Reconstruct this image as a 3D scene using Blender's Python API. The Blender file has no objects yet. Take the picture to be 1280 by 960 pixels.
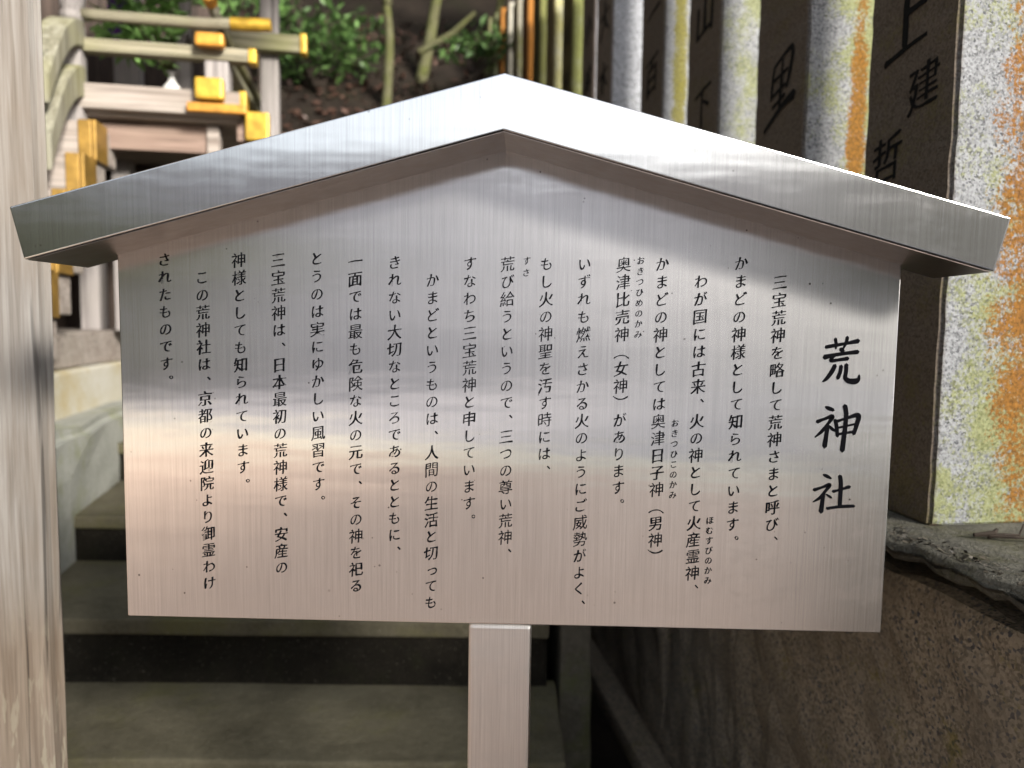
import bpy, bmesh, math, random
from mathutils import Vector, Matrix, noise
R = math.radians
S = bpy.context.scene
C = S.collection
random.seed(7)

# ------------------------------------------------------------------ camera
cam_d = bpy.data.cameras.new('camera'); cam = bpy.data.objects.new('camera', cam_d); C.objects.link(cam)
yaw, pitch, roll = -0.02259, -0.08217, 0.01416
fw = Vector((math.sin(yaw)*math.cos(pitch), math.cos(yaw)*math.cos(pitch), math.sin(pitch)))
ri = Vector((math.cos(yaw), -math.sin(yaw), 0)); up = ri.cross(fw)
r2 = ri*math.cos(roll) + up*math.sin(roll); u2 = up*math.cos(roll) - ri*math.sin(roll)
M3 = Matrix((r2, u2, -fw)).transposed()
cam.matrix_world = Matrix.Translation((0.02956, -0.85718, 1.35889)) @ M3.to_4x4()
cam_d.sensor_width = 36; cam_d.lens = 36*925/1280
cam_d.clip_start = 0.02; cam_d.clip_end = 400
cam_d.dof.use_dof = True; cam_d.dof.focus_distance = 0.86; cam_d.dof.aperture_fstop = 3.5
S.camera = cam

# ------------------------------------------------------------------ light
SUN_EL, SUN_AZ = 23.0, 38.0            # azimuth from straight behind the viewer towards the right
sd = Vector((math.sin(R(SUN_AZ))*math.cos(R(SUN_EL)), -math.cos(R(SUN_AZ))*math.cos(R(SUN_EL)), math.sin(R(SUN_EL))))
w = bpy.data.worlds.new('World'); S.world = w; w.use_nodes = True
wn = w.node_tree.nodes; wl = w.node_tree.links
sky = wn.new('ShaderNodeTexSky'); sky.sky_type = 'NISHITA'; sky.sun_disc = False
sky.sun_elevation = R(SUN_EL); sky.sun_rotation = math.atan2(sd.x, sd.y)
sky.air_density = 1.0; sky.dust_density = 1.2; sky.ozone_density = 0.6
hs = wn.new('ShaderNodeHueSaturation'); hs.inputs['Saturation'].default_value = .4; wl.new(sky.outputs[0], hs.inputs['Color'])
bg = wn['Background']; wl.new(hs.outputs[0], bg.inputs[0]); bg.inputs[1].default_value = 0.09
sun_d = bpy.data.lights.new('sun', 'SUN'); sun_d.energy = 3.0; sun_d.angle = R(13); sun_d.color = (1, .95, .88)
sun = bpy.data.objects.new('sun', sun_d); C.objects.link(sun)
sun.rotation_euler = (-sd).to_track_quat('-Z', 'Y').to_euler()
S.view_settings.view_transform = 'Standard'; S.view_settings.look = 'None'
S.view_settings.gamma = 1; S.view_settings.use_curve_mapping = False
S.view_settings.exposure = 1.9
S.cycles.use_denoising = True
S.cycles.max_bounces = 8

# ------------------------------------------------------------------ node helpers
class NT:
    def __init__(s, name):
        s.m = bpy.data.materials.new(name); s.m.use_nodes = True
        s.t = s.m.node_tree; s.b = s.t.nodes['Principled BSDF']
    def n(s, typ, **kw):
        n = s.t.nodes.new(typ)
        for k, v in kw.items(): setattr(n, k, v)
        return n
    def l(s, a, b): s.t.links.new(a, b)
    def coord(s, scale=(1,1,1), loc=(0,0,0), out='Object'):
        tc = s.n('ShaderNodeTexCoord'); mp = s.n('ShaderNodeMapping')
        mp.inputs['Scale'].default_value = scale; mp.inputs['Location'].default_value = loc
        s.l(tc.outputs[out], mp.inputs[0]); return mp.outputs[0]
    def noise(s, vec, scale=5, detail=4, rough=.55, dist=0):
        n = s.n('ShaderNodeTexNoise'); n.inputs['Scale'].default_value = scale
        n.inputs['Detail'].default_value = detail; n.inputs['Roughness'].default_value = rough
        n.inputs['Distortion'].default_value = dist
        s.l(vec, n.inputs['Vector']); return n.outputs['Fac']
    def voro(s, vec, scale=5, feature='F1'):
        n = s.n('ShaderNodeTexVoronoi', feature=feature); n.inputs['Scale'].default_value = scale
        s.l(vec, n.inputs['Vector']); return n
    def ramp(s, fac, stops, interp='LINEAR'):
        n = s.n('ShaderNodeValToRGB'); cr = n.color_ramp; cr.interpolation = interp
        while len(cr.elements) < len(stops): cr.elements.new(.5)
        for e, (p, c) in zip(cr.elements, stops):
            e.position = p; e.color = (c, c, c, 1) if isinstance(c, (int, float)) else (*c, 1)
        s.l(fac, n.inputs[0]); return n.outputs[0]
    def math(s, op, a, b=0.0, c=None, clamp=False):
        n = s.n('ShaderNodeMath', operation=op, use_clamp=clamp)
        for i, v in enumerate((a, b) if c is None else (a, b, c)):
            if isinstance(v, (int, float)): n.inputs[i].default_value = v
            else: s.l(v, n.inputs[i])
        return n.outputs[0]
    def mix(s, fac, a, b, mode='MIX'):
        n = s.n('ShaderNodeMix', data_type='RGBA', blend_type=mode)
        for sock, v in ((n.inputs[0], fac), (n.inputs[6], a), (n.inputs[7], b)):
            if isinstance(v, (int, float)): sock.default_value = v
            elif isinstance(v, tuple): sock.default_value = (*v, 1)
            else: s.l(v, sock)
        return n.outputs[2]
    def xyz(s, vec):
        n = s.n('ShaderNodeSeparateXYZ'); s.l(vec, n.inputs[0]); return n.outputs
    def bump(s, h, strength=.3, dist=.005, normal=None):
        n = s.n('ShaderNodeBump'); n.inputs['Strength'].default_value = strength
        n.inputs['Distance'].default_value = dist; s.l(h, n.inputs['Height'])
        if normal: s.l(normal, n.inputs['Normal'])
        s.l(n.outputs[0], s.b.inputs['Normal']); return n.outputs[0]
    def col(s, c):
        if isinstance(c, tuple): s.b.inputs['Base Color'].default_value = (*c, 1)
        else: s.l(c, s.b.inputs['Base Color'])
    def rough(s, r):
        if isinstance(r, (int, float)): s.b.inputs['Roughness'].default_value = r
        else: s.l(r, s.b.inputs['Roughness'])

def mat_steel(name, rough=.30, aniso=-.6, smudge=0.0, dots=0.0, broad=.4, tone=1.0):
    t = NT(name)
    uv = t.n('ShaderNodeUVMap', uv_map='brushed')
    def mp(sc):
        m = t.n('ShaderNodeMapping'); m.inputs['Scale'].default_value = sc; t.l(uv.outputs[0], m.inputs[0]); return m.outputs[0]
    st = t.noise(mp((420, 5, 1)), 1, 3, .6)
    st2 = t.noise(mp((900, 14, 1)), 1, 2, .6)
    big = t.noise(mp((5, 3, 1)), 1, 4, .6)
    s = t.math('ADD', t.math('MULTIPLY', st, .6), t.math('MULTIPLY', st2, .4))
    c = t.ramp(s, [(.3, (.72, .71, .70)), (.5, (.86, .85, .835)), (.68, (.96, .95, .935))])
    c = t.mix(t.ramp(big, [(.35, 0.0), (.7, .22)]), c, (.62, .60, .58))
    rg = t.math('ADD', t.math('MULTIPLY', s, .08), rough - .04)
    if smudge:
        sm = t.noise(mp((16, 30, 1)), 1, 6, .7, .3)
        k = t.ramp(sm, [(.5, 0.0), (.6, smudge)])
        c = t.mix(k, c, (.80, .80, .79)); 
        rg = t.math('ADD', rg, t.math('MULTIPLY', k, .25))
    if dots:
        v = t.voro(mp((75, 75, 1)), 1)
        dn = t.noise(mp((40, 40, 1)), 1, 2)
        gate = t.ramp(t.noise(mp((6, 6, 1)), 1, 2), [(.44, 0.0), (.55, 1.0)])
        d = t.math('LESS_THAN', v.outputs['Distance'], t.math('MULTIPLY', t.math('SUBTRACT', dn, .45), .5))
        d = t.math('MULTIPLY', d, gate)
        c = t.mix(t.math('MULTIPLY', d, dots), c, (.12, .10, .09))
        sv = t.voro(mp((85, 14, 1)), 1)
        sd_ = t.math('LESS_THAN', sv.outputs['Distance'], .045)
        c = t.mix(t.math('MULTIPLY', sd_, .35), c, (.9, .89, .88))
    if tone != 1.0: c = t.mix(1.0, c, (tone, tone, tone), 'MULTIPLY')
    gl = t.n('ShaderNodeBsdfAnisotropic', distribution='BECKMANN')
    t.l(c, gl.inputs['Color']); t.l(rg, gl.inputs['Roughness']); gl.inputs['Anisotropy'].default_value = aniso
    tg = t.n('ShaderNodeTangent', direction_type='UV_MAP', uv_map='brushed'); t.l(tg.outputs[0], gl.inputs['Tangent'])
    wave = t.noise(mp((2.6, 13, 1)), 1, 3, .5)
    b1 = t.n('ShaderNodeBump'); b1.inputs['Strength'].default_value = .3; b1.inputs['Distance'].default_value = .0022; t.l(wave, b1.inputs['Height'])
    nb = t.bump(s, .06, .0004, b1.outputs[0])
    t.l(nb, gl.inputs['Normal'])
    g2 = t.n('ShaderNodeBsdfAnisotropic', distribution='BECKMANN'); t.l(c, g2.inputs['Color']); g2.inputs['Roughness'].default_value = .52; t.l(nb, g2.inputs['Normal'])
    ms = t.n('ShaderNodeMixShader'); ms.inputs[0].default_value = broad
    t.l(gl.outputs[0], ms.inputs[1]); t.l(g2.outputs[0], ms.inputs[2])
    t.l(ms.outputs[0], t.t.nodes['Material Output'].inputs[0])
    return t.m

def mat_wood(name, pale, dark, axis='z', stain=None, sc=1.0, flake=None, weather=.5, streak=.55):
    t = NT(name)
    sca = {'z': (26, 26, 1.3), 'x': (1.3, 26, 26), 'y': (26, 1.3, 26)}[axis]
    v = t.coord(tuple(a*sc for a in sca))
    v2 = t.coord(tuple(a*sc*(3.2 if a > 5 else 1.6) for a in sca), (3, 1, 2))
    v0 = t.coord((2.2, 2.2, 2.2), (5, 2, 1))
    n1 = t.noise(v, 1, 5, .62, .5); n2 = t.noise(v2, 1, 4, .6, .3); n0 = t.noise(v0, 1, 4)
    f = t.math('ADD', t.math('MULTIPLY', n1, .55), t.math('MULTIPLY', n2, .45))
    mid = tuple((a+b)/2 for a, b in zip(pale, dark))
    c = t.ramp(f, [(.36, dark), (.47, mid), (.57, pale)])
    c = t.mix(t.ramp(t.noise(v2, 1.7, 3, .6), [(.36, streak), (.5, 0.0)]), c, tuple(x*.55 for x in dark))
    if stain: c = t.mix(t.ramp(n0, [(.46, 0.0), (.68, weather)]), c, stain)
    if flake:   # browner, bare wood low down on the pillar
        hz = t.math('ADD', t.xyz(t.coord())[2], t.math('MULTIPLY', t.math('SUBTRACT', n0, .5), .9))
        c = t.mix(t.ramp(hz, [(.85, .75), (1.25, 0.0)]), c, t.mix(1.0, c, (.78, .64, .50), 'MULTIPLY'))
    crack = t.ramp(t.noise(v2, .55, 3, .5, .8), [(.30, .35), (.37, 1.0)])
    c = t.mix(1.0, c, crack, 'MULTIPLY')
    if flake:
        fl = t.noise(t.coord((90, 90, 14), (0, 0, 4)), 1, 3)
        zz = t.xyz(t.coord())[2]
        k = t.math('MULTIPLY', t.ramp(fl, [(.6, 0.0), (.64, 1.0)]), t.ramp(zz, [(.62, 1.0), (.95, 0.0)]))
        c = t.mix(t.math('MULTIPLY', k, .8), c, flake)
    t.col(c); t.rough(.82); t.b.inputs['Specular IOR Level'].default_value = .25
    t.bump(t.math('MULTIPLY', f, crack), .55, .004)
    return t.m

def mat_granite(name, base=(.60, .60, .60), green=.3, gcol=(.34, .36, .10), orange=.0, ocol=(.50, .22, .04), ox=.1, oz=.5, ow=.09, oh=.5, gx=0.0, grain=1.0, seed=0, low=0.0, side_shade=True, mot=.25):
    t = NT(name)
    o = t.coord((1, 1, 1), (seed*3.1, seed*1.7, seed*.9)); raw = t.coord()
    x, y, z = t.xyz(raw)
    v = t.voro(o, 330*grain); sp = t.n('ShaderNodeSeparateColor'); t.l(v.outputs['Color'], sp.inputs[0])
    c = t.ramp(sp.outputs[0], [(0.0, (.05, .05, .055)), (.07, (.10, .10, .105)), (.16, tuple(b*.62 for b in base)), (.45, base), (.7, tuple(min(.86, b*1.22) for b in base)), (1, tuple(min(.9, b*1.35) for b in base))])
    f = t.noise(o, 200*grain, 4, .7)
    c = t.mix(t.ramp(f, [(.36, .8), (.46, 0.0)]), c, tuple(b*.36 for b in base))
    mott = t.noise(o, 7, 5, .6)
    c = t.mix(t.ramp(mott, [(.36, 0.0), (.7, mot)]), c, tuple(b*.62 for b in base))
    fine = t.noise(o, 170*grain, 3, .7)
    gn = t.noise(o, 9, 6, .68)
    gv = t.math('ADD', t.math('ADD', gn, t.math('MULTIPLY', t.math('SUBTRACT', fine, .5), .55)), t.math('MULTIPLY', x, gx))
    if low: gv = t.math('ADD', gv, t.math('MULTIPLY', t.ramp(z, [(0.0, 1.0), (.5, 0.0)]), low))
    th = .70 - green*.45
    gm = t.ramp(gv, [(th, 0.0), (min(.98, th+.14), .8)])
    pk = max(gcol)/.95; tint = tuple(g/pk for g in gcol)
    gc = t.mix(t.math('ADD', .30, t.math('MULTIPLY', t.noise(o, 40, 3), .35)), t.mix(1.0, c, tint, 'MULTIPLY'), gcol)
    c = t.mix(gm, c, gc)
    if orange:
        dx = t.math('DIVIDE', t.math('ABSOLUTE', t.math('SUBTRACT', x, ox)), ow)
        dz = t.math('DIVIDE', t.math('ABSOLUTE', t.math('SUBTRACT', z, oz)), oh)
        d = t.math('ADD', t.math('MULTIPLY', dx, dx), t.math('MULTIPLY', dz, dz))
        on = t.math('ADD', t.math('MULTIPLY', t.math('SUBTRACT', t.noise(o, 16, 6, .7), .5), 3.2), t.math('MULTIPLY', t.math('SUBTRACT', fine, .5), 3.4))
        om = t.ramp(t.math('SUBTRACT', on, d), [(0.0, 0.0), (.001, 0.0)])
        om = t.ramp(t.math('ADD', t.math('SUBTRACT', t.math('MULTIPLY', on, .35), t.math('MULTIPLY', d, .3)), .62), [(.28, 0.0), (.46, orange)])
        oc = t.mix(t.ramp(t.noise(o, 150, 4, .75), [(.35, 0.0), (.65, 1.0)]), tuple(g*.5 for g in ocol), tuple(g*1.7 for g in ocol))
        c = t.mix(om, c, oc)
    if side_shade: c = t.mix(t.ramp(t.math('ADD', x, t.math('MULTIPLY', t.math('SUBTRACT', fine, .5), .012)), [(.003, 1.0), (.009, 0.0)]), c, t.mix(1.0, t.mix(.5, c, tuple(b*.8 for b in base)), (.56, .44, .33), 'MULTIPLY'))   # shade of the inscribed side painted in as a brown tint
    t.col(c); t.rough(.88); t.b.inputs['Specular IOR Level'].default_value = .2
    t.bump(t.math('ADD', f, t.math('MULTIPLY', fine, .7)), .45, .003)
    return t.m

def mat_stone(name, a, b, moss=None, mossamt=.4, scale=6, bump=.5, speck=0.0):
    t = NT(name); o = t.coord()
    n = t.noise(o, scale, 7, .68, .3); f = t.noise(o, scale*14, 4, .7)
    c = t.ramp(t.math('ADD', t.math('MULTIPLY', n, .7), t.math('MULTIPLY', f, .3)), [(.34, a), (.66, b)])
    if moss:
        mn = t.noise(t.coord((1, 1, 1), (4, 7, 2)), scale*.8, 7, .7)
        c = t.mix(t.ramp(mn, [(.62-mossamt*.35, 0.0), (.8-mossamt*.3, .9)]), c, moss)
    if speck:
        c = t.mix(t.math('MULTIPLY', t.ramp(t.noise(o, 150, 3, .75), [(.62, 0.0), (.72, 1.0)]), speck), c, (.3, .28, .22))
    t.col(c); t.rough(.9); t.b.inputs['Specular IOR Level'].default_value = .15
    t.bump(t.math('ADD', n, t.math('MULTIPLY', f, .5)), bump, .012)
    return t.m

def mat_leaf(name, a, b, tr=.25):
    t = NT(name); g = t.n('ShaderNodeNewGeometry')
    c = t.ramp(g.outputs['Random Per Island'], [(0, a), (.7, b), (1, tuple(min(.5, x*1.5) for x in b))])
    t.col(c); t.rough(.45); t.b.inputs['Specular IOR Level'].default_value = .35
    d = t.n('ShaderNodeBsdfTranslucent'); t.l(c, d.inputs[0])
    mx = t.n('ShaderNodeMixShader'); mx.inputs[0].default_value = tr
    t.l(t.b.outputs[0], mx.inputs[1]); t.l(d.outputs[0], mx.inputs[2])
    t.l(mx.outputs[0], t.t.nodes['Material Output'].inputs[0])
    return t.m

def mat_plain(name, c, r=.6, metal=0.0, var=.25, scale=30, spec=.4):
    t = NT(name); o = t.coord()
    n = t.noise(o, scale, 5, .65)
    t.col(t.ramp(n, [(.3, tuple(x*(1-var) for x in c)), (.7, tuple(min(1, x*(1+var)) for x in c))]))
    t.rough(t.math('ADD', t.math('MULTIPLY', n, .25), r-.12)); t.b.inputs['Metallic'].default_value = metal
    t.b.inputs['Specular IOR Level'].default_value = spec
    t.bump(n, .15, .002)
    return t.m

MAT = dict(  # real-world base colours, but the riser has shade painted in
    panel=mat_steel('brushed_steel_panel', .165, -.6, .12, .9, .17),
    roof=mat_steel('brushed_steel_roof', .18, -.6, .14, .35, .05, .66),
    post=mat_steel('scuffed_steel_post', .42, -.3, .35, .4, .6, .95),
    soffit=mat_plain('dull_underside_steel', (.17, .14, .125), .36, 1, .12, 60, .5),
    ink=mat_plain('black_lettering', (.005, .005, .006), .9, 0, .2, 80, .0),
    carve=mat_plain('dark_carved_paint', (.008, .008, .008), .8, 0, .3, 60, .1),
    post_wood=mat_wood('weathered_post_wood', (0.2394, 0.2251, 0.2058), (0.1344, 0.1159, 0.0983), 'z', (0.1680, 0.1260, 0.0840), 1.6, (0.2520, 0.2268, 0.1680), .5, .28),
    rail=mat_wood('mossy_rail_wood', (0.285, 0.260, 0.186), (0.124, 0.112, 0.068), 'x', (0.186, 0.198, 0.062), .8),
    rail_y=mat_wood('mossy_rail_wood_deep', (0.285, 0.267, 0.205), (0.136, 0.124, 0.081), 'y', (0.260, 0.248, 0.074), .8),
    rail_z=mat_wood('mossy_hand_rail_wood', (.27, .26, .20), (.13, .12, .08), 'z', (.25, .24, .08), .7),
    beam=mat_wood('pale_beam_wood', (0.348, 0.306, 0.270), (0.192, 0.156, 0.132), 'x', (0.264, 0.240, 0.198), .7),
    plank=mat_wood('brown_plank_wood', (0.260, 0.186, 0.149), (0.155, 0.105, 0.081), 'x', (0.223, 0.174, 0.136), .8),
    upright=mat_wood('grey_upright_wood', (0.300, 0.276, 0.264), (0.168, 0.150, 0.144), 'z', (0.240, 0.222, 0.198), .8),
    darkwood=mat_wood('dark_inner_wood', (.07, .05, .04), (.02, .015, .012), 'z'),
    gold=mat_plain('yellowed_metal_cap', (0.466, 0.291, 0.035), .45, .35, .42, 14),
    gold_o=mat_plain('orange_metal_cap', (0.468, 0.216, 0.030), .5, .3, .42, 14),
    brass=mat_plain('old_brass_plate', (0.312, 0.186, 0.042), .45, .5, .35, 18),
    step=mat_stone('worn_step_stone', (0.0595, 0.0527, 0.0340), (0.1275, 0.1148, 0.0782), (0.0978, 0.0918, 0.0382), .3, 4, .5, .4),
    mossy=mat_stone('mossy_kerb_stone', (.05, .045, .034), (.12, .108, .085), (.065, .075, .02), .3, 5, .6, .3),
    riser=mat_stone('shaded_riser_stone', (0.0036, 0.0030, 0.0018), (0.0156, 0.0132, 0.0090), (0.0132, 0.0138, 0.0060), .25, 6, .6, .3),  # shade painted in: near-black stone for the upright step faces
    wall=mat_granite('rough_wall_granite', (.25, .205, .15), .25, (.15, .14, .06), 0, seed=23, grain=.62, side_shade=False, mot=.8),
    coping=mat_stone('coping_stone', (.035, .032, .026), (.19, .18, .145), (.09, .085, .04), .3, 12, 1.3, .7),
    kerb=mat_stone('pale_kerb_stone', (0.221, 0.227, 0.195), (0.364, 0.364, 0.325), (0.195, 0.208, 0.091), .3, 5),
    base=mat_stone('white_base_stone', (0.409, 0.372, 0.273), (0.508, 0.496, 0.446), (0.384, 0.310, 0.161), .35, 4, .3),
    ground=mat_stone('grey_gravel', (.29, .272, .283), (.38, .36, .37), None, 0, 12, .5),
    pink=mat_stone('pinkish_gravel', (.60, .43, .325), (.72, .53, .41), None, 0, 12, .5),
    paving=mat_stone('cream_paving', (.66, .59, .44), (.78, .71, .55), None, 0, 4, .3),
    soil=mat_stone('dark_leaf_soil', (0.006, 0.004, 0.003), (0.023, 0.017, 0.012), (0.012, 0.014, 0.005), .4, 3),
    bark=mat_stone('mossy_bark', (0.049, 0.046, 0.022), (0.112, 0.109, 0.060), (0.064, 0.071, 0.019), .5, 14),
    greybark=mat_stone('grey_bark', (0.030, 0.028, 0.025), (0.095, 0.087, 0.083), None, 0, 10),
    leaf=mat_leaf('shrub_leaf', (.03, .07, .018), (.085, .155, .045)),
    sakaki=mat_leaf('bright_leaf', (.11, .21, .055), (.19, .34, .10), .35),
    woods=mat_leaf('far_wood_leaf', (0.008, 0.014, 0.006), (0.028, 0.040, 0.016), .1),
    added_pale_woods=mat_leaf('added_pale_wood_leaf', (.10, .11, .075), (.20, .21, .15), .3),  # pale leaf colour for the added trees reflected in the sign
    crumbs=mat_leaf('bark_crumbs', (.012, .010, .007), (.07, .06, .045), .0),
    litter=mat_leaf('dry_leaf', (0.0266, 0.0119, 0.0077), (0.0581, 0.0315, 0.0224), .1),
    ceramic=mat_plain('white_ceramic', (0.574, 0.560, 0.532), .25, 0, .05, 10, .5),
    twig=mat_plain('dry_twig', (.03, .022, .016), .8, 0, .3, 60, .2),
    rooft=mat_stone('dark_roof_bark', (.025, .02, .016), (.06, .05, .04), None, 0, 8),
    purple=mat_plain('purple_cloth', (.08, .03, .16), .85, 0, .2, 20, .1),
)

# ------------------------------------------------------------------ mesh helpers
def link(name, me, mat=None, parent=None):
    o = bpy.data.objects.new(name, me); C.objects.link(o)
    if mat: me.materials.append(mat)
    if parent: o.parent = parent
    return o
def tag(o, label=None, cat=None, group=None, kind=None):
    if label: o['label'] = label
    if cat: o['category'] = cat
    if group: o['group'] = group
    if kind or cat: o['kind'] = kind or 'thing'
    return o
def empty(name, loc=(0,0,0), rz=0.0):
    o = bpy.data.objects.new(name, None); C.objects.link(o); o.location = loc; o.rotation_euler = (0, 0, rz)
    o.empty_display_size = .1
    return o
def finish(bm, name, mat, parent=None, bevel=0.0, seg=2, smooth=False):
    bmesh.ops.recalc_face_normals(bm, faces=bm.faces)
    if bevel: 
        es = [e for e in bm.edges if len(e.link_faces) == 2 and e.calc_face_angle(0) > .5]
        bmesh.ops.bevel(bm, geom=es, offset=bevel, segments=seg, affect='EDGES', profile=.6, clamp_overlap=True)
    me = bpy.data.meshes.new(name); bm.to_mesh(me); bm.free()
    if smooth: me.shade_smooth()
    return link(name, me, mat, parent)
def box(bm, lo, hi, M=None):
    vs = [bm.verts.new(Vector((x, y, z)) if M is None else M @ Vector((x, y, z))) for z in (lo[2], hi[2]) for y in (lo[1], hi[1]) for x in (lo[0], hi[0])]
    for f in ((0,2,3,1), (4,5,7,6), (0,1,5,4), (2,6,7,3), (0,4,6,2), (1,3,7,5)): bm.faces.new([vs[i] for i in f])
    return vs
def obox(name, lo, hi, mat, parent=None, bevel=.004, M=None, rough=0.0, cuts=0, seed=0):
    bm = bmesh.new(); box(bm, lo, hi, M)
    bmesh.ops.recalc_face_normals(bm, faces=bm.faces)
    if bevel: bmesh.ops.bevel(bm, geom=list(bm.edges), offset=bevel, segments=2, affect='EDGES', profile=.6)
    if cuts:
        bmesh.ops.subdivide_edges(bm, edges=[e for e in bm.edges if e.calc_length() > bevel*6], cuts=cuts, use_grid_fill=True)
        for v in bm.verts:
            v.co += noise.noise_vector(v.co*9 + Vector((seed*3.3, 0, 0)))*rough + noise.noise_vector(v.co*31 + Vector((seed, 5, 0)))*rough*.4
    return finish(bm, name, mat, parent)
def beam_between(bm, a, b, w, h, upv=Vector((0,0,1))):
    a, b = Vector(a), Vector(b); d = (b-a).normalized(); s = d.cross(upv).normalized(); u = s.cross(d)
    M = Matrix((s, d, u)).transposed().to_4x4(); M.translation = a
    return box(bm, (-w/2, 0, -h/2), (w/2, (b-a).length, h/2), M)
def tube(bm, pts, rad, n=8, cap=True, sq=False):
    pts = [Vector(p) for p in pts]; rings = []
    for i, p in enumerate(pts):
        d = (pts[min(i+1, len(pts)-1)] - pts[max(i-1, 0)]).normalized()
        a = d.cross(Vector((.31, .2, 1)) if abs(d.z) < .9 else Vector((0, 1, .1))).normalized(); b = d.cross(a)
        r = rad[i] if isinstance(rad, (list, tuple)) else rad
        rings.append([bm.verts.new(p + (a*math.cos(2*math.pi*k/n) + b*math.sin(2*math.pi*k/n))*r) for k in range(n)])
    for q, s in zip(rings, rings[1:]):
        for k in range(n): bm.faces.new((q[k], q[(k+1)%n], s[(k+1)%n], s[k]))
    if cap: bm.faces.new(rings[0][::-1]); bm.faces.new(rings[-1])
def lathe(bm, prof, n=20, M=None):
    rings = []
    for r, z in prof:
        rings.append([bm.verts.new((M or Matrix()) @ Vector((r*math.cos(2*math.pi*k/n), r*math.sin(2*math.pi*k/n), z))) for k in range(n)])
    for q, s in zip(rings, rings[1:]):
        for k in range(n): bm.faces.new((q[k], q[(k+1)%n], s[(k+1)%n], s[k]))
    bm.faces.new(rings[0][::-1]); bm.faces.new(rings[-1])
def leaves(name, blobs, size, mat, parent=None, seed=1, asp=.45, droop=.0):
    """blobs: (centre, radii, count): small folded leaves spread through each volume"""
    rnd = random.Random(seed); V = []; F = []
    for c, r, n in blobs:
        c = Vector(c)
        for _ in range(n):
            while True:
                p = Vector((rnd.uniform(-1,1), rnd.uniform(-1,1), rnd.uniform(-1,1)))
                if p.length < 1 and rnd.random() < .25 + .75*p.length: break
            p = c + Vector((p.x*r[0], p.y*r[1], p.z*r[2]))
            d = Vector((rnd.gauss(0,1), rnd.gauss(0,1), rnd.gauss(0,.6) - droop)).normalized()
            s = d.cross(Vector((rnd.gauss(0,.5), rnd.gauss(0,.5), 1))).normalized(); u = s.cross(d)
            L = size*rnd.uniform(.6, 1.3); W = L*asp*.5
            i = len(V)
            V += [p, p + d*L*.45 + s*W + u*W*.35, p + d*L, p + d*L*.45 - s*W + u*W*.35]
            F += [(i, i+1, i+2), (i, i+2, i+3)]
    me = bpy.data.meshes.new(name); me.from_pydata(V, [], F)
    return link(name, me, mat, parent)

# ------------------------------------------------------------------ lettering
def resample(pts, step):
    out = []
    n = len(pts)
    for i in range(n):
        a, b = pts[i], pts[(i+1) % n]; k = max(1, int((b-a).length/step))
        for j in range(k): out.append(a + (b-a)*(j/k))
    return out
GLY = {}
def glyph(ch):
    """outline of one character taken from the built-in typeface and given the slant and the thin level strokes of a brush hand"""
    if ch in GLY: return GLY[ch]
    cu = bpy.data.curves.new('g', 'FONT'); cu.body = ch; cu.resolution_u = 3
    o = bpy.data.objects.new('g', cu); C.objects.link(o)
    dg = bpy.context.evaluated_depsgraph_get(); dg.update()
    c2 = o.to_curve(dg)
    polys = []
    for sp in c2.splines:
        bp = sp.bezier_points; n = len(bp); P = []
        for i in range(n):
            a, b = bp[i], bp[(i+1) % n]
            st = 1 if (a.handle_right - a.co).length < 1e-5 and (b.handle_left - b.co).length < 1e-5 else 4
            for k in range(st):
                t = k/st; q = 1-t
                P.append((a.co*q**3 + a.handle_right*3*q*q*t + b.handle_left*3*q*t*t + b.co*t**3).to_2d())
        D = [P[0]]
        for q in P[1:]:
            if (q-D[-1]).length > .006: D.append(q)
        if (D[0]-D[-1]).length < .006: D.pop()
        polys.append(resample(D, .05))
    o.to_curve_clear(); bpy.data.objects.remove(o); bpy.data.curves.remove(cu)
    xs = [p.x for q in polys for p in q] or [0]
    adv = 1.0
    kana = '\u3040' <= ch <= '\u309f'
    out = []
    dense = sum(len(q) for q in polys) > 210 or ch in '都御奥勢燃略'
    for q in polys:
        n = len(q)
        ar = sum(q[i].x*q[(i+1)%n].y - q[(i+1)%n].x*q[i].y for i in range(n))
        r = []
        for i in range(n):
            t = q[(i+1)%n] - q[i-1]
            nn = Vector((t.y, -t.x)).normalized() if t.length > 1e-9 else Vector((0, 0))
            p = q[i].copy()
            wv = noise.noise(Vector((q[i].x*3.3, q[i].y*3.3, ord(ch)*.71 + 9)))*(.016 if dense else .030)
            p += nn*wv
            p -= nn*((.006 if dense else .004)*abs(nn.y) - (.003 if dense else .012 if not kana else .009)*abs(nn.x))*OUT_SIGN
            x, y = p.x-.5, p.y-.38
            hv = noise.noise_vector(Vector((x*2.1, y*2.1, ord(ch)*.37)))
            x, y = x + hv.x*.02, y + hv.y*.02
            if ch not in '（）。、︵︶': y += .16*x - .05*x*x; x *= .94; x += .03*y
            if kana: x *= .9; y *= .9
            r.append((x, y))
        out.append(r)
    GLY[ch] = out
    return out
OUT_SIGN = 1
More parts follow.
